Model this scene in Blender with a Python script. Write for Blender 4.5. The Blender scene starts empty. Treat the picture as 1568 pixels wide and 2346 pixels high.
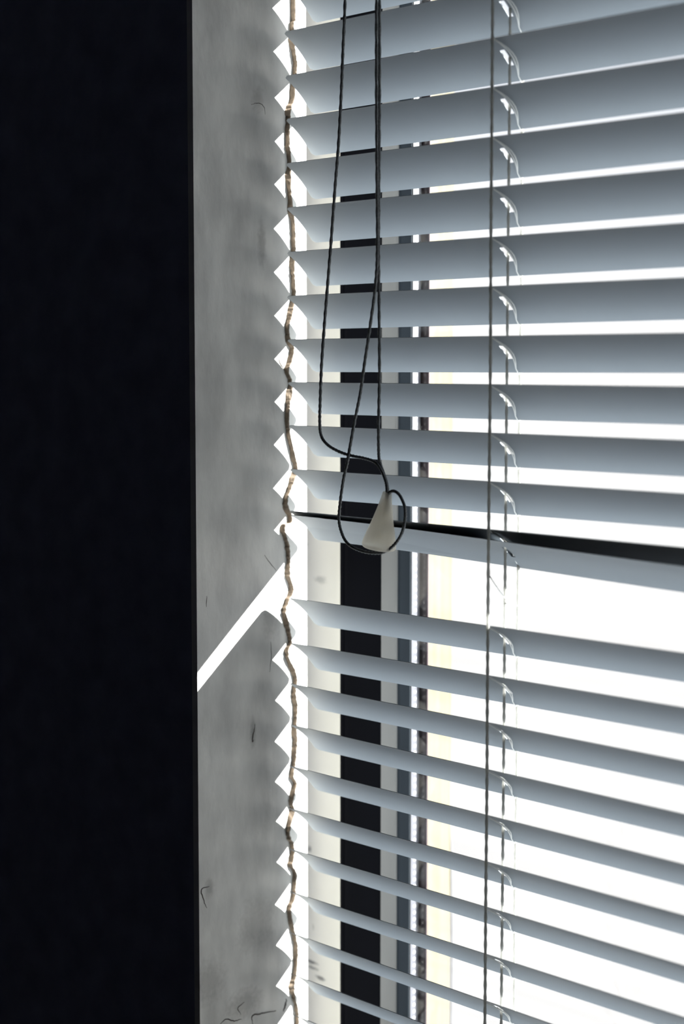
import bpy, bmesh, math, random
from mathutils import Vector, Matrix, noise
random.seed(7)
C = bpy.context.scene
COL = C.collection
Z0 = 1.665                     # height of the first slat seen at the top of the picture

# ------------------------------------------------------------------ camera
cam_d = bpy.data.cameras.new('camera'); cam = bpy.data.objects.new('camera', cam_d); COL.objects.link(cam)
cam_d.sensor_fit = 'VERTICAL'; cam_d.sensor_height = 36; cam_d.lens = 57.55
cam_d.clip_start = .01; cam_d.clip_end = 2000
cam.location = (.59318, -.56105, Z0 - .16512)
cam.rotation_euler = (math.pi/2 - .08683, 0, .77926)
cam_d.dof.use_dof = True; cam_d.dof.focus_distance = .78; cam_d.dof.aperture_fstop = 5.6
C.camera = cam

# ------------------------------------------------------------------ world, sun, exposure
world = bpy.data.worlds.new('world'); C.world = world; world.use_nodes = True
nt = world.node_tree; nt.nodes.clear()
out = nt.nodes.new('ShaderNodeOutputWorld'); bg = nt.nodes.new('ShaderNodeBackground')
tc = nt.nodes.new('ShaderNodeTexCoord'); sp = nt.nodes.new('ShaderNodeSeparateXYZ'); rp = nt.nodes.new('ShaderNodeValToRGB')
nt.links.new(tc.outputs['Generated'], sp.inputs[0]); nt.links.new(sp.outputs['Z'], rp.inputs[0])
nt.links.new(rp.outputs[0], bg.inputs[0]); nt.links.new(bg.outputs[0], out.inputs[0])
rp.color_ramp.elements[0].position = 0; rp.color_ramp.elements[0].color = (1.35, 1.28, 1.27, 1)
rp.color_ramp.elements[1].position = .6; rp.color_ramp.elements[1].color = (.55, .72, 1, 1)
bg.inputs[1].default_value = 1.0
sun_d = bpy.data.lights.new('sun', 'SUN'); sun = bpy.data.objects.new('sun', sun_d); COL.objects.link(sun)
sun_d.energy = 44; sun_d.angle = .0093; sun_d.color = (1, .97, .92)
SUN = Vector((-1, -.72, -.588))
sun.rotation_euler = SUN.to_track_quat('-Z', 'Y').to_euler(); sun.location = (4, 3, 4)
C.view_settings.view_transform = 'Standard'; C.view_settings.look = 'None'
C.view_settings.gamma = 1; C.view_settings.use_curve_mapping = False
C.view_settings.exposure = 0.0

# ------------------------------------------------------------------ materials
def new_mat(name):
    m = bpy.data.materials.new(name); m.use_nodes = True
    return m, m.node_tree, m.node_tree.nodes['Principled BSDF']
def mat(name, col, rough=.5, var=0, scale=40, stretch=(1, 1, 1), col2=None, bump=0, bscale=200, metal=0, trans=0):
    m, t, b = new_mat(name)
    b.inputs['Roughness'].default_value = rough; b.inputs['Metallic'].default_value = metal
    N = t.nodes.new
    tc = N('ShaderNodeTexCoord'); mp = N('ShaderNodeMapping'); mp.inputs['Scale'].default_value = stretch
    t.links.new(tc.outputs['Object'], mp.inputs[0])
    ns = N('ShaderNodeTexNoise'); ns.inputs['Scale'].default_value = scale; ns.inputs['Detail'].default_value = 6
    t.links.new(mp.outputs[0], ns.inputs[0])
    r = N('ShaderNodeValToRGB'); r.color_ramp.elements[0].position = .3; r.color_ramp.elements[1].position = .7
    c2 = col2 or tuple(c*(1-var) for c in col)
    r.color_ramp.elements[0].color = (*c2, 1); r.color_ramp.elements[1].color = (*col, 1)
    t.links.new(ns.outputs[0], r.inputs[0]); t.links.new(r.outputs[0], b.inputs['Base Color'])
    if bump:
        n2 = N('ShaderNodeTexNoise'); n2.inputs['Scale'].default_value = bscale; n2.inputs['Detail'].default_value = 4
        t.links.new(mp.outputs[0], n2.inputs[0])
        bp = N('ShaderNodeBump'); bp.inputs['Strength'].default_value = bump; bp.inputs['Distance'].default_value = .0006
        t.links.new(n2.outputs[0], bp.inputs['Height']); t.links.new(bp.outputs[0], b.inputs['Normal'])
    m['ramp'] = r.name
    return m
def stains(m, spots, col):
    """dirt marks with soft edges: spots = (x, y, z, rx, ry, rz, strength) in object space"""
    t = m.node_tree; N = t.nodes.new; b = t.nodes['Principled BSDF']
    src = b.inputs['Base Color'].links[0].from_socket
    tc = N('ShaderNodeTexCoord'); ns = N('ShaderNodeTexNoise'); ns.inputs['Scale'].default_value = 420
    t.links.new(tc.outputs['Object'], ns.inputs[0])
    for x, y, z, rx, ry, rz, st in spots:
        sub = N('ShaderNodeVectorMath'); sub.operation = 'SUBTRACT'; sub.inputs[1].default_value = (x, y, z)
        t.links.new(tc.outputs['Object'], sub.inputs[0])
        mul = N('ShaderNodeVectorMath'); mul.operation = 'MULTIPLY'; mul.inputs[1].default_value = (1/rx, 1/ry, 1/rz)
        t.links.new(sub.outputs[0], mul.inputs[0])
        ln = N('ShaderNodeVectorMath'); ln.operation = 'LENGTH'; t.links.new(mul.outputs[0], ln.inputs[0])
        ad = N('ShaderNodeMath'); ad.operation = 'ADD'; t.links.new(ln.outputs['Value'], ad.inputs[0]); t.links.new(ns.outputs[0], ad.inputs[1])
        mr = N('ShaderNodeMapRange'); mr.inputs[1].default_value = .9; mr.inputs[2].default_value = 1.7
        mr.inputs[3].default_value = st; mr.inputs[4].default_value = 0
        t.links.new(ad.outputs[0], mr.inputs[0])
        mx = N('ShaderNodeMix'); mx.data_type = 'RGBA'
        t.links.new(mr.outputs[0], mx.inputs[0]); t.links.new(src, mx.inputs[6]); mx.inputs[7].default_value = (*col, 1)
        src = mx.outputs[2]
    t.links.new(src, b.inputs['Base Color'])

M_slat = mat('slat_enamel', (.290, .317, .348), .6, .04, 30)
M_slat.node_tree.nodes['Principled BSDF'].inputs['Specular IOR Level'].default_value = .12
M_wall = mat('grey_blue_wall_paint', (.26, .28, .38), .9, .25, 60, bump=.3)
M_room = mat('room_paint', (.42, .44, .52), .9, .1, 4)
M_plaster = mat('worn_white_plaster', (.70, .69, .665), .85, scale=34, stretch=(1, 1.6, .75), col2=(.46, .455, .445), bump=.5, bscale=140)
M_liner = mat('white_gloss_paint', (.86, .85, .82), .5, .05, 60, bump=.2)
M_raw = mat('raw_brown_filler', (.30, .23, .17), .9, .5, 300, bump=.8, bscale=500)
M_frame = mat('cream_frame_paint', (.57, .54, .46), .55, .05, 50)
M_sash = mat('black_sash', (.0015, .0016, .003), .6, .3, 60, stretch=(1, 1, .1))
M_bead = mat('dark_bead', (.185, .18, .172), .6, .2, 60, stretch=(1, 1, .1))
M_gasket = mat('rubber_gasket', (.028, .034, .041), .7, .2, 80, stretch=(1, 1, .1))
M_lip = mat('outer_sash_lip', (.05, .032, .04), .6, .5, 260, stretch=(1, 1, .05))
M_spacer = mat('aluminium_spacer', (.058, .060, .074), .45, .1, 100, metal=.0)
M_cord = mat('ladder_cord', (.42, .42, .40), .9, .5, 900, bump=.6, bscale=1500)
def translucent(m, col, fac):
    t = m.node_tree; b = t.nodes['Principled BSDF']; o = t.nodes['Material Output']
    tr = t.nodes.new('ShaderNodeBsdfTranslucent'); tr.inputs[0].default_value = (*col, 1)
    mx = t.nodes.new('ShaderNodeMixShader'); mx.inputs[0].default_value = fac
    t.links.new(b.outputs[0], mx.inputs[1]); t.links.new(tr.outputs[0], mx.inputs[2]); t.links.new(mx.outputs[0], o.inputs[0])
translucent(M_cord, (.7, .7, .68), .5)
M_pull = mat('pull_cord_weave', (.20, .21, .22), .8, .5, 900, bump=.6, bscale=1500)
M_brick = mat('exterior_cream_render', (.80, .78, .74), .9, .06, 3)
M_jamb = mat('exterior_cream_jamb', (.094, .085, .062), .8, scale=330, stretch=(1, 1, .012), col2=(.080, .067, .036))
for m_ in (M_sash, M_gasket): m_.node_tree.nodes['Principled BSDF'].inputs['Specular IOR Level'].default_value = .04
M_rung = mat('white_rung_thread', (.92, .92, .9), .9, .05, 900)
M_ground = mat('pale_paving', (.155, .147, .146), .9, .1, .6)
M_wire = mat('grey_wire', (.12, .12, .13), .6, .2, 50)
M_crackm = mat('hairline_dirt', (.06, .045, .04), .9, .3, 300)

m, t, b = new_mat('milky_plastic'); M_tassel = m
b.inputs['Base Color'].default_value = (.55, .53, .49, 1); b.inputs['Roughness'].default_value = .35
t.nodes.remove(b)
N = t.nodes.new
tr = N('ShaderNodeBsdfTranslucent'); tr.inputs[0].default_value = (.9, .87, .8, 1)
tp = N('ShaderNodeBsdfTransparent'); tp.inputs[0].default_value = (.9, .89, .86, 1)
df = N('ShaderNodeBsdfPrincipled'); df.inputs['Base Color'].default_value = (.62, .60, .55, 1); df.inputs['Roughness'].default_value = .35
nz = N('ShaderNodeTexNoise'); nz.inputs['Scale'].default_value = 120
rm = N('ShaderNodeMapRange'); rm.inputs[3].default_value = .5; rm.inputs[4].default_value = .7
m1 = N('ShaderNodeMixShader'); m2 = N('ShaderNodeMixShader')
t.links.new(nz.outputs[0], rm.inputs[0]); t.links.new(rm.outputs[0], m1.inputs[0])
t.links.new(df.outputs[0], m1.inputs[1]); t.links.new(tr.outputs[0], m1.inputs[2])
m2.inputs[0].default_value = .48; t.links.new(m1.outputs[0], m2.inputs[1]); t.links.new(tp.outputs[0], m2.inputs[2])
t.links.new(m2.outputs[0], t.nodes['Material Output'].inputs[0])

m, t, b = new_mat('window_glass'); M_glass = m; t.nodes.remove(b); N = t.nodes.new
fr = N('ShaderNodeFresnel'); fr.inputs[0].default_value = 1.3
tp = N('ShaderNodeBsdfTransparent'); tp.inputs[0].default_value = (.97, .98, .98, 1)
gl = N('ShaderNodeBsdfGlossy'); gl.inputs['Roughness'].default_value = .01
ge = N('ShaderNodeNewGeometry'); iv = N('ShaderNodeMath'); iv.operation = 'SUBTRACT'; iv.inputs[0].default_value = 1; t.links.new(ge.outputs['Backfacing'], iv.inputs[1])
fm = N('ShaderNodeMath'); fm.operation = 'MULTIPLY'; t.links.new(fr.outputs[0], fm.inputs[0]); t.links.new(iv.outputs[0], fm.inputs[1])   # each pane reflects at its outer surface only
ms = N('ShaderNodeMixShader'); t.links.new(fm.outputs[0], ms.inputs[0]); t.links.new(tp.outputs[0], ms.inputs[1]); t.links.new(gl.outputs[0], ms.inputs[2])
t.links.new(ms.outputs[0], t.nodes['Material Output'].inputs[0])

# perforations of the spacer bar: pale dots at a regular pitch
def spacer_dots(m, pitch=.00356):
    t = m.node_tree; N = t.nodes.new; b = t.nodes['Principled BSDF']; src = b.inputs['Base Color'].links[0].from_socket
    tc = N('ShaderNodeTexCoord'); s = N('ShaderNodeSeparateXYZ'); t.links.new(tc.outputs['Object'], s.inputs[0])
    def mth(op, a, v=None):
        n = N('ShaderNodeMath'); n.operation = op
        t.links.new(a, n.inputs[0])
        if v is not None:
            if isinstance(v, (int, float)): n.inputs[1].default_value = v
            else: t.links.new(v, n.inputs[1])
        return n.outputs[0]
    zz = mth('MULTIPLY', mth('SUBTRACT', mth('FRACT', mth('DIVIDE', s.outputs['Z'], pitch)), .5), pitch)
    yy = mth('SUBTRACT', s.outputs['Y'], .0620)
    d = mth('SQRT', mth('ADD', mth('MULTIPLY', zz, zz), mth('MULTIPLY', yy, yy)))
    lt = mth('LESS_THAN', d, .0008)
    mx = N('ShaderNodeMix'); mx.data_type = 'RGBA'; t.links.new(lt, mx.inputs[0]); t.links.new(src, mx.inputs[6]); mx.inputs[7].default_value = (.5, .5, .5, 1)
    t.links.new(mx.outputs[2], b.inputs['Base Color'])

# ------------------------------------------------------------------ helpers
def link(name, me, m, parent=None, smooth=False):
    o = bpy.data.objects.new(name, me); COL.objects.link(o)
    if m and not me.materials: me.materials.append(m)
    if smooth:
        for f in me.polygons: f.use_smooth = True
    if parent: o.parent = parent
    return o
def obj(name, bm, m, parent=None, smooth=False):
    bmesh.ops.recalc_face_normals(bm, faces=bm.faces)
    me = bpy.data.meshes.new(name); bm.to_mesh(me); bm.free()
    return link(name, me, m, parent, smooth)
def add_box(bm, x0, x1, y0, y1, z0, z1):
    v = [bm.verts.new((x, y, z)) for x in (x0, x1) for y in (y0, y1) for z in (z0, z1)]
    for f in ((0,1,3,2), (4,6,7,5), (0,4,5,1), (2,3,7,6), (0,2,6,4), (1,5,7,3)): bm.faces.new([v[i] for i in f])
def boxes(name, lst, m, parent=None, bevel=0):
    bm = bmesh.new()
    for b in lst: add_box(bm, *b)
    if bevel: bmesh.ops.bevel(bm, geom=bm.edges[:], offset=bevel, segments=2, affect='EDGES')
    return obj(name, bm, m, parent)
def structure(o, label=None):
    o['kind'] = 'structure'
    if label: o['label'] = label
    return o
def tag(o, label, cat, group=None):
    o['label'] = label; o['category'] = cat
    if group: o['group'] = group
    return o
def empty(name, loc, label=None, cat=None):
    o = bpy.data.objects.new(name, None); COL.objects.link(o); o.location = loc; o.empty_display_size = .02
    if label: tag(o, label, cat)
    return o
def spline(pts, n=8):
    P = [Vector(q) for q in pts]; P = [2*P[0]-P[1]] + P + [2*P[-1]-P[-2]]; r = []
    for i in range(1, len(P)-2):
        a, b, c, d = P[i-1:i+3]
        for k in range(n):
            u = k/n
            r.append(.5*((2*b) + (c-a)*u + (2*a-5*b+4*c-d)*u*u + (3*b-a-3*c+d)*u**3))
    r.append(P[-2]); return r
def add_tube(bm, pts, r, seg=8, twist=0, caps=True):
    rings = []; up = Vector((.31, .2, .93)); rad = r if callable(r) else (lambda q: r)
    n = len(pts)
    for i, q in enumerate(pts):
        d = (pts[min(i+1, n-1)]-pts[max(i-1, 0)]).normalized()
        a = d.cross(up)
        if a.length < .2: a = d.cross(Vector((1, 0, 0)))
        a.normalize(); b = d.cross(a)
        rr = rad(i/(n-1)); ring = []
        for k in range(seg):
            th = 2*math.pi*k/seg
            e = 1 + (.16*math.cos(2*th + i*twist) if twist else 0)
            ring.append(bm.verts.new(q + (a*math.cos(th) + b*math.sin(th))*rr*e))
        rings.append(ring)
    for s, e in zip(rings, rings[1:]):
        for k in range(seg): bm.faces.new((s[k], s[(k+1) % seg], e[(k+1) % seg], e[k]))
    if caps: bm.faces.new(rings[0][::-1]); bm.faces.new(rings[-1])
def tube(name, pts, r, m, parent=None, seg=8, twist=0):
    bm = bmesh.new(); add_tube(bm, [Vector(q) for q in pts], r, seg, twist); return obj(name, bm, m, parent, True)
def sweep(name, prof, rect, m, parent=None):
    """profile of (inset, y) swept around the opening rect = (x0, x1, z0, z1) with mitred corners"""
    x0, x1, z0, z1 = rect; bm = bmesh.new(); rings = []
    for cx, cz, sx, sz in ((x0, z0, 1, 1), (x1, z0, -1, 1), (x1, z1, -1, -1), (x0, z1, 1, -1)):
        rings.append([bm.verts.new((cx + sx*a, y, cz + sz*a)) for a, y in prof])
    n = len(prof)
    for i in range(4):
        s, e = rings[i], rings[(i+1) % 4]
        for k in range(n): bm.faces.new((s[k], s[(k+1) % n], e[(k+1) % n], e[k]))
    return obj(name, bm, m, parent)
# a pixel of the 1568 x 2346 photograph to a point on a plane of the place (only to measure positions)
CM = cam.rotation_euler.to_matrix(); F = 3750.6
def at(px, py, axis, val):
    d = CM @ Vector(((px-784)/F, -(py-1173)/F, -1)); c = Vector(cam.location)
    return c + d*((val-c[axis])/d[axis])

# ------------------------------------------------------------------ the room
G = -.0094                       # plane of the left reveal
YW = -.0512                     # room face of the window wall
OX0, OX1, OZ0, OZ1 = G, .995, 0.95, 2.16
RX0, RX1, RY0, RZ1 = -1.6, 2.6, -3.2, 2.5
structure(boxes('floor', [(RX0-.1, RX1+.1, RY0-.1, .06, -.1, 0)], mat('dark_floorboards', (.08, .06, .05), .6, .4, 6, stretch=(1, 8, 1))))
structure(boxes('ceiling', [(RX0-.1, RX1+.1, RY0-.1, .06, RZ1, RZ1+.1)], M_room))
structure(boxes('wall_left', [(RX0-.1, RX0, RY0-.1, YW, 0, RZ1)], M_room))
structure(boxes('wall_right', [(RX1, RX1+.1, RY0-.1, YW, 0, RZ1)], M_room))
structure(boxes('wall_back', [(RX0, RX1, RY0-.1, RY0, 0, RZ1)], M_room))
LT = .004                       # thickness of the plaster lining
FY = .0206                      # back edge of the reveal; behind it the opening widens into a rebate for the window
RX = .0226                       # depth of that rebate
def ring_boxes(y0, y1, x0, x1, z0, z1):
    return [(RX0-.1, x0, y0, y1, 0, RZ1), (x1, RX1+.1, y0, y1, 0, RZ1), (x0, x1, y0, y1, 0, z0), (x0, x1, y0, y1, z1, RZ1)]
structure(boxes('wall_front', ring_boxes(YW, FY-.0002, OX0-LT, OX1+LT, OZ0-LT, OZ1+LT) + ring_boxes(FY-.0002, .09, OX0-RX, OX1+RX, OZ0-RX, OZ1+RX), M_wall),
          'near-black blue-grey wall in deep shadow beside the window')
EX0, EX1, EY1 = .0003, .985, .1262
structure(boxes('wall_exterior', [(RX0-.1, EX0-.004, .09, EY1-.0008, -.4, 3), (EX1, RX1+.1, .09, EY1-.0008, -.4, 3),
                                  (EX0-.004, EX1, .09, EY1-.0008, -.4, OZ0+.01), (EX0-.004, EX1, .09, EY1-.0008, OZ1-.01, 3)], M_brick))
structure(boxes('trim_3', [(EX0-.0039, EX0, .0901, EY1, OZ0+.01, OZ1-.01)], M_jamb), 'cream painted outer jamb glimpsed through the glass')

# plaster lining of the reveal (four sides, dirty white plaster on the left one)
lin = boxes('trim_1', [(OX0-LT, OX0, YW, FY, OZ0-LT, OZ1+LT), (OX1, OX1+LT, YW, FY, OZ0-LT, OZ1+LT),
                       (OX0, OX1, YW, FY, OZ0-LT, OZ0), (OX0, OX1, YW, FY, OZ1, OZ1+LT)], M_plaster)
structure(lin, 'worn plaster window reveal with shadows of the slats')
def smudge(px, py, ry, rz, s):
    q = at(px, py, 0, G); return (q.x, q.y, q.z, .01, ry, rz, s)
stains(M_plaster, [smudge(590, 230, .004, .007, .3), smudge(600, 560, .003, .012, .35), smudge(480, 2035, .003, .005, .35),
                   smudge(585, 2120, .012, .014, .25), smudge(560, 2300, .012, .008, .4), smudge(480, 2250, .010, .012, .3),
                   smudge(620, 1420, .006, .010, .3), smudge(580, 1680, .002, .008, .4), smudge(655, 2345, .002, .003, .7)], (.10, .09, .085))
# hairline cracks and flakes on the plaster
def crack(pts, w):
    P = spline([tuple(at(x, y, 0, G)) for x, y in pts], 5)
    P = [q + Vector((0, random.uniform(-1, 1)*w*.5, random.uniform(-1, 1)*w*.5)) for q in P]
    o = tube('hairline_crack', P, lambda u: w*.6*(.35+.65*math.sin(math.pi*min(max(u, .05), .95))), M_crackm, lin, 6)
    o['label'] = 'dark hairline crack in the plaster'
crack([(480, 2030), (462, 2038), (466, 2060), (474, 2080)], .0005)
crack([(580, 2346), (578, 2328), (600, 2322), (632, 2316)], .0006)
crack([(505, 2346), (520, 2335), (538, 2339), (554, 2335)], .0005)
crack([(656, 2290), (654, 2304), (648, 2318)], .0009)
crack([(606, 1272), (620, 1290), (634, 1308)], .0003)
crack([(474, 1365), (473, 1390)], .0003)
crack([(585, 1660), (581, 1680), (578, 1700), (582, 1695)], .0005)
crack([(620, 1470), (622, 1500), (618, 1540)], .0003)
crack([(576, 240), (590, 236), (604, 243), (608, 262)], .0003)
crack([(642, 812), (640, 826), (646, 838), (652, 848)], .0006)
crack([(560, 2296), (545, 2310), (552, 2324)], .0004)

# painted liner between the ragged crack and the window frame
LX = G + .0026
CR = [(676,-60),(675,20),(672,60),(675,110),(680,150),(676,185),(674,225),(667,245),(663,275),(663,330),(666,372),(666,440),(674,505),
      (676,560),(674,620),(676,672),(670,715),(661,752),(665,780),(673,800),(667,830),(660,850),(668,875),(669,900),(663,930),(661,965),(665,1000),
      (673,1035),(681,1075),(672,1105),(659,1140),(659,1160),(668,1182),(667,1198),(653,1203),(654,1225),(661,1248),(664,1285),(664,1320),(671,1345),(670,1360),
      (661,1378),(654,1402),(660,1425),(665,1455),(668,1475),(661,1488),(662,1510),(675,1535),(680,1560),(677,1590),(681,1620),(679,1660),(680,1700),
      (677,1745),(672,1780),(679,1797),(670,1840),(675,1860),(666,1890),(663,1915),(672,1935),(674,1955),(670,1985),(678,2000),(677,2040),(675,2060),(666,2083),
      (669,2110),(678,2150),(682,2180),(679,2230),(674,2260),(676,2290),(682,2310),(684,2350),(680,2420)]
bm = bmesh.new(); rows = []
cz = [at(x, y, 0, LX) for x, y in CR]
cz = [Vector((LX, cz[0].y, OZ1-.001)), Vector((LX, cz[0].y+.001, (OZ1+cz[0].z)/2))] + cz + [Vector((LX, cz[-1].y-.001, (OZ0+cz[-1].z)/2)), Vector((LX, cz[-1].y, OZ0+.001))]
fine = spline([tuple(q) for q in cz], 9)
last = 9
for i, q in enumerate(fine):
    if q.z >= last - 1e-5: continue
    last = q.z
    y = q.y + .0006*noise.noise(Vector((0, 0, q.z*700))) + .0004
    w = .0024 + .0026*noise.noise(Vector((3, 0, q.z*120)))
    rows.append([bm.verts.new((G+.0001, y-.0003-max(0, w-.002), q.z)), bm.verts.new((LX-.0005, y-.00025, q.z)), bm.verts.new((LX, y+.0002, q.z)), bm.verts.new((LX, FY, q.z)), bm.verts.new((G+.0001, FY, q.z))])
for a, b2 in zip(rows, rows[1:]):
    for k in range(5):
        f = bm.faces.new((a[k], a[(k+1) % 5], b2[(k+1) % 5], b2[k]))
        f.material_index = 1 if k in (0, 1) else 0
bm.faces.new(rows[0]); bm.faces.new(rows[-1][::-1])
liner = obj('trim_2', bm, M_liner); liner.data.materials.append(M_raw)
structure(liner, 'white painted liner strip with a ragged broken brown edge')

# ------------------------------------------------------------------ window
RECT = (OX0-RX, OX1+RX, OZ0-RX, OZ1+RX)
win = empty('window_1', ((OX0+OX1)/2, .041, OZ0)); structure(win, 'window behind the blind, cream frame with a black sash')
def wpart(o):
    o.parent = win; o.matrix_parent_inverse = Matrix.Translation(-Vector(win.location)); return o
iX = lambda x: x - (OX0-RX)
FF = .041                       # room face of the cream frame
wpart(sweep('window_frame', [(0, FF), (iX(-.0029), FF), (iX(-.0040), FF+.0010), (iX(-.0040), .0895), (0, .0895)], RECT, M_frame))
def spot2(px, py, rx, rz, s):
    q = at(px, py, 1, FF); return (q.x, q.y, q.z, rx, .01, rz, s)
stains(M_frame, [spot2(712, 2203, .006, .0011, .8), spot2(716, 2217, .0055, .0010, .6), spot2(735, 2241, .004, .0014, .75),
                 spot2(735, 1328, .005, .0022, .35), spot2(709, 1945, .002, .002, .6), spot2(718, 2125, .001, .002, .3), spot2(704, 1247, .0008, .001, .5)], (.05, .05, .05))
wpart(sweep('sash', [(iX(-.0039), FF+.0011), (iX(-.0029), FF+.0002), (iX(-.0013), FF+.0009), (iX(-.0013), FF+.0013), (iX(.0006), FF+.0019), (iX(.0172), .0508), (iX(.0175), .0513), (iX(.0175), .0640),
                     (iX(.0310), .0645), (iX(.0310), .0650), (iX(.0100), .0662), (iX(.0040), .0850), (iX(-.0039), .0850)], RECT, M_sash))
wpart(sweep('glazing_bead', [(iX(.0174), .0508), (iX(.0176), .0508), (iX(.0238), .0546), (iX(.0241), .0544), (iX(.0247), .0550), (iX(.0247), .0580), (iX(.0176), .0580)], RECT, M_bead))
wpart(sweep('gasket', [(iX(.0176), .0581), (iX(.0248), .0554), (iX(.0252), .0560), (iX(.0262), .0562), (iX(.0308), .0582), (iX(.0308), .0586), (iX(.0176), .0586)], RECT, M_gasket))
spacer_dots(M_spacer)
wpart(sweep('spacer_bar', [(iX(.0308), .0592), (iX(.0312), .0591), (iX(.0312), .0650), (iX(.0308), .0649)], RECT, M_spacer))
wpart(sweep('sash_lip', [(iX(.0105), .0662), (iX(.0350), .0662), (iX(.0357), .0665), (iX(.0357), .0672), (iX(.0105), .0672)], RECT, M_lip))
for y in (.0590, .0657):
    wpart(boxes('glass_pane', [(OX0-RX+iX(.0308), OX1+RX-iX(.0308), y-.0004, y, RECT[2]+iX(.0308), RECT[3]-iX(.0308))], M_glass))

# ------------------------------------------------------------------ venetian blind
W, TH = .025, .692
blind = empty('venetian_blind', (.49, 0, OZ0+.01), 'white horizontal slat blind with tilted slats hanging in the window recess', 'blind')
LADX = (.1316, .49, .85)
BL = Vector(blind.location)
XE = .978
def slat_mesh(th, drop=None, holes=True):
    bm = bmesh.new(); rc = .0022
    NV = 22
    vs = [i/NV for i in range(NV+1)]
    us = [0, .0006, .0013, .0021, .003, .004, .0052, .008, .02, .04]
    us += [.06+.02*i for i in range(46)]
    for lx in LADX:
        us = [u for u in us if abs(u-lx) > .006] + [lx-.0052, lx-.0030, lx-.0021, lx-.0013, lx, lx+.0013, lx+.0021, lx+.0030, lx+.0052]
    us = sorted(u for u in us if u < XE-.02) + [XE-.009, XE-.005, XE-.003, XE-.0015, XE]
    def ends(v):
        s = v*W; d = min(s, W-s)
        return rc - math.sqrt(max(0, rc*rc-(rc-d)**2)) if d < rc else 0
    def cross(s, up):
        cr = .0014*(1-(2*s/W-1)**2) + up
        return (s*math.cos(th)+cr*math.sin(th), -s*math.sin(th)+cr*math.cos(th))
    layers = []
    for up in (.00025, 0):
        g = []
        for u in us:
            col = []
            for v in vs:
                e = ends(v)
                x = u
                if u < .03: x = e + (u/.03)*(.03-e)
                if u > XE-.03: x = XE - (e + ((XE-u)/.03)*(.03-e))
                y, z = cross(v*W, up)
                if drop: z += drop(x)
                col.append(bm.verts.new((x, y, z)))
            g.append(col)
        layers.append(g)
    hole = set()
    if holes:
        for lx in LADX:
            for i in range(len(us)-1):
                c = (us[i]+us[i+1])/2
                for j in range(NV):
                    s = (vs[j]+vs[j+1])/2
                    lim = .0030 if .37 < s < .64 else (.0021 if .33 < s < .68 else .0013)
                    if abs(c-lx) < lim*.48 and .29 < s < .72: hole.add((i, j))
    a, b2 = layers
    I, J = len(us)-1, NV
    for i in range(I):
        for j in range(J):
            if (i, j) in hole: continue
            bm.faces.new((a[i][j], a[i+1][j], a[i+1][j+1], a[i][j+1]))
            bm.faces.new((b2[i][j], b2[i][j+1], b2[i+1][j+1], b2[i+1][j]))
    full = lambda i, j: 0 <= i < I and 0 <= j < J and (i, j) not in hole
    for i in range(I+1):
        for j in range(J):
            if full(i-1, j) != full(i, j): bm.faces.new((a[i][j], b2[i][j], b2[i][j+1], a[i][j+1]))
    for i in range(I):
        for j in range(J+1):
            if full(i, j-1) != full(i, j): bm.faces.new((a[i][j], a[i+1][j], b2[i+1][j], b2[i][j]))
    bmesh.ops.recalc_face_normals(bm, faces=bm.faces)
    loose = [v for v in bm.verts if not v.link_faces]
    bmesh.ops.delete(bm, geom=loose, context='VERTS')
    for e in bm.edges:
        if len(e.link_faces) == 2 and e.calc_face_angle(0) > .6: e.smooth = False
    me = bpy.data.meshes.new('slat'); bm.to_mesh(me); bm.free()
    for f in me.polygons: f.use_smooth = True
    me.materials.append(M_slat)
    return me
P_ = .0215
OFF = {0:(-1.02,0,-1.79),1:(-.74,1.3,-1.26),2:(.07,-.9,-.73),3:(.16,.5,-.83),4:(.14,-.4,-.3),5:(.01,.3,-.39),6:(0,.7,-.49),7:(.1,-1.3,-.27),
       8:(.52,-2.2,-.04),9:(.64,-2.1,.5),10:(.43,-.7,1.04),11:(.99,-3.8,.95),13:(.06,1.3,.77),14:(-1.2,3.7,1.4),15:(-.4,-1.2,.58),16:(.11,-4.9,1.14),
       17:(.3,-2.7,.73),18:(-.06,.1,-.65),19:(.38,.6,-.42),20:(-.41,3.4,.14),21:(-.39,0,0),22:(-.48,0,0)}
me_slat = slat_mesh(TH)
def place(o, x, y, z, ry=0):
    o.parent = blind; o.location = Vector((x, y, z)) - BL; o.rotation_euler = (0, ry, 0)
I0, I1 = -20, 24
for i in range(I0, I1+1):
    if i == 12: continue
    dz, tilt, dx = OFF.get(i, (random.uniform(-.4, .4), random.uniform(-.8, .8), random.uniform(-.8, .8)))
    o = bpy.data.objects.new('slat', me_slat); COL.objects.link(o)
    place(o, dx/1000, 0, Z0 - i*P_ + dz/1000, -tilt/1000)
def drop(x):
    u = min(max(x/.30, 0), 1); return -.0064*(u*u*(3-2*u))
s13 = link('slat', slat_mesh(.60, drop), None)
place(s13, .0012, .0004, Z0 - 11*P_ + .00099 - .0021, .0038)
s13['label'] = 'displaced slat lodged close under the slat above, leaving a wide gap below'

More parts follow.
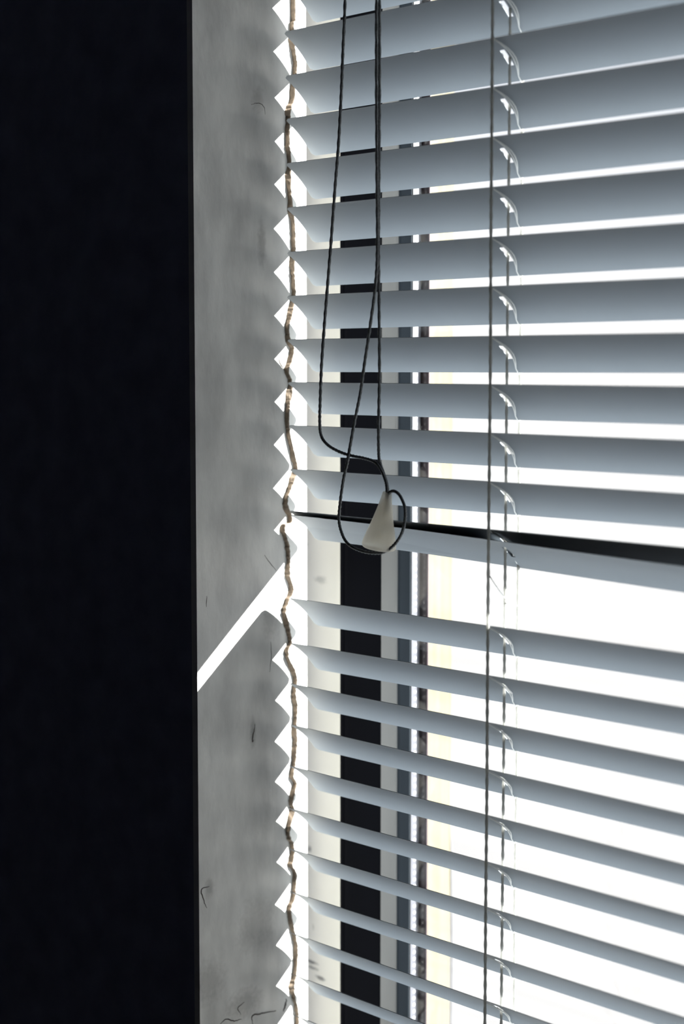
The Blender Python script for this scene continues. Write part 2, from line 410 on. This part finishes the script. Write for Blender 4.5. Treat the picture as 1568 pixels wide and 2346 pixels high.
# ladder cords: a front and a rear string, a rung under every slat
FYC, RYC = -.0011, W*math.cos(TH)+.0009
ZT, ZB = Z0 - (I0-1)*P_, Z0 - (I1+1.35)*P_
for n_, lx in enumerate(LADX):
    bm = bmesh.new()
    for yy, rr in ((FYC, .00068), (RYC, .00062)):
        pts = []; z = ZT
        while z > ZB:
            wob = .0004*noise.noise(Vector((yy*300, lx*7, z*14)))
            pts.append(Vector((lx+wob, yy, z))); z -= .0011
        add_tube(bm, pts, rr, 8, 1.1)
    lad = obj('ladder_cord', bm, M_cord, None, True); place(lad, BL.x, BL.y, BL.z); lad.matrix_parent_inverse = Matrix()
    lad.data.transform(Matrix.Translation(-BL)); lad.location = (0, 0, 0)
    if n_ == 0:
        for i in range(-1, 25):
            dz = OFF.get(i, (0, 0, 0)); z = Z0 - i*P_ + dz[0]/1000 + dz[1]/1000*lx; pts = []
            if i == 12:
                for k in range(13):
                    u = k/12; pts.append(Vector((lx+.0006+.0012*math.sin(u*3), FYC + u*(RYC-FYC), z - W*math.sin(TH)*u + .0016 - .0035*math.sin(math.pi*u))))
                sets = [pts]
            else:
                sets = []
                for off in (.0026, .0040):
                    pts = [Vector((lx, FYC, z+.0012))]
                    for k in range(9):
                        u = k/8; s = u*W; cr = .0014*(1-(2*u-1)**2) - .0005 - .0003*math.sin(math.pi*u)
                        pts.append(Vector((lx+off*math.sin(math.pi*min(u*1.15, 1))+.0002, s*math.cos(TH)+cr*math.sin(TH), -s*math.sin(TH)+cr*math.cos(TH)+z-.0003)))
                    pts.append(Vector((lx, RYC, z - W*math.sin(TH)))); sets.append(pts)
            bm = bmesh.new()
            for pts in sets: add_tube(bm, [q-BL for q in pts], .00024, 6)
            obj('rung', bm, M_rung, lad, True)
    # lift cord through the slot of every slat
    pts = []; z = ZT
    while z > ZB:
        pts.append(Vector((lx + .0003*noise.noise(Vector((9, lx, z*12))), .0108, z)) - BL); z -= .0011
    tube('lift_cord', pts, .00062, M_cord, blind, 8, 1.3)
hr = boxes('headrail', [(-.004, XE+.006, -.006, .021, OZ1-.036, OZ1-.001)], M_slat, None, .0008); hr.data.transform(Matrix.Translation(-BL)); hr.parent = blind
br = boxes('bottom_rail', [(.001, XE, -.001, .020, ZB-.010, ZB)], M_slat, None, .0015); br.data.transform(Matrix.Translation(-BL)); br.parent = blind

# ------------------------------------------------------------------ pull cords with their tassel
PY = -.012
top = at(866, -40, 1, PY)
pull = empty('pull_cord', (top.x, PY, at(868, 1250, 1, PY).z), 'dark looped pull cord with a milky plastic tassel hanging in front of the slats', 'cord')
PB = Vector(pull.location)
def cord(pts, depth, r=.00072, label=None):
    n = len(pts); P = []
    for i, (x, y) in enumerate(pts):
        dy = depth if not callable(depth) else depth(i/(n-1))
        P.append(at(x, y, 1, PY+dy))
    x0, y0, z0 = P[0]
    P = [Vector((x0, y0, z0 + k*(OZ1-.030-z0))) for k in (1, .5, .25, .12, .05)] + P
    P = [q-PB for q in spline([tuple(q) for q in P], 22)]
    return tube('cord', P, r, M_pull, pull, 8, 1.2)
cord([(791,0),(786,120),(782,220),(776,330),(768,430),(760,540),(752,640),(744,740),(737,840),(734,920),(733,970),(737,1000),(752,1020),(778,1035),(805,1044),(835,1050),(858,1058),(872,1074),(882,1096),(887,1120),(885,1150),(880,1180)], 0)
cord([(870,0),(870,200),(869,400),(868,560),(869,700),(870,850),(868,960),(868,1030),(870,1056),(878,1080),(886,1105),(889,1130),(884,1160)], lambda u: .0016 - .001*u)
cord([(863,0),(863,200),(864,400),(865,560),(861,650),(848,750),(836,830),(826,900),(814,960),(802,1025),(796,1060),(787,1100),(780,1150),(777,1190),(783,1220),(795,1243),(815,1257),(845,1266),(876,1266),(900,1252),(918,1228),(927,1200),(929,1170),(924,1150),(914,1132),(902,1125),(892,1130),(886,1145)], lambda u: -.0018 + .0012*u)
# tassel: open bell, lathed round its leaning axis
A = at(888, 1128, 1, PY) - PB; B = at(868, 1254, 1, PY) - PB
ax = (B-A).normalized(); Ln = (B-A).length
e1 = ax.cross(Vector((0, 1, 0))).normalized(); e2 = ax.cross(e1)
prof = [(0, .0008), (0, .0021), (.12, .0026), (.3, .0036), (.5, .0049), (.7, .0064), (.88, .0077), (.97, .0081), (1.0, .0077),
        (.985, .0071), (.88, .0068), (.7, .0056), (.5, .0041), (.3, .0028), (.14, .0016), (.14, .0)]
bm = bmesh.new(); rings = []
for u, r in prof:
    rings.append([bm.verts.new(A + ax*Ln*u + (e1*math.cos(2*math.pi*k/28)+e2*math.sin(2*math.pi*k/28))*max(r, 1e-5)) for k in range(28)])
for s, e in zip(rings, rings[1:]):
    for k in range(28): bm.faces.new((s[k], s[(k+1) % 28], e[(k+1) % 28], e[k]))
ts = obj('tassel', bm, M_tassel, pull, True); ts['label'] = 'milky translucent plastic bell'

# ------------------------------------------------------------------ outside
gnd = structure(boxes('ground', [(-300, 300, .2, 600, -3.2, -3)], M_ground))
w = [at(x, y, 1, EY1+.0012) for x, y in ((1029,1300),(1026,1345),(1027,1420),(1029,1600),(1031,1800),(1034,2000),(1036,2180),(1034,2346),(1033,2450))]
ww = tube('wire', spline([tuple(q) for q in w], 8), .0006, M_wire)
tag(ww, 'thin grey wire running down outside the glass beside the cream jamb', 'wire')
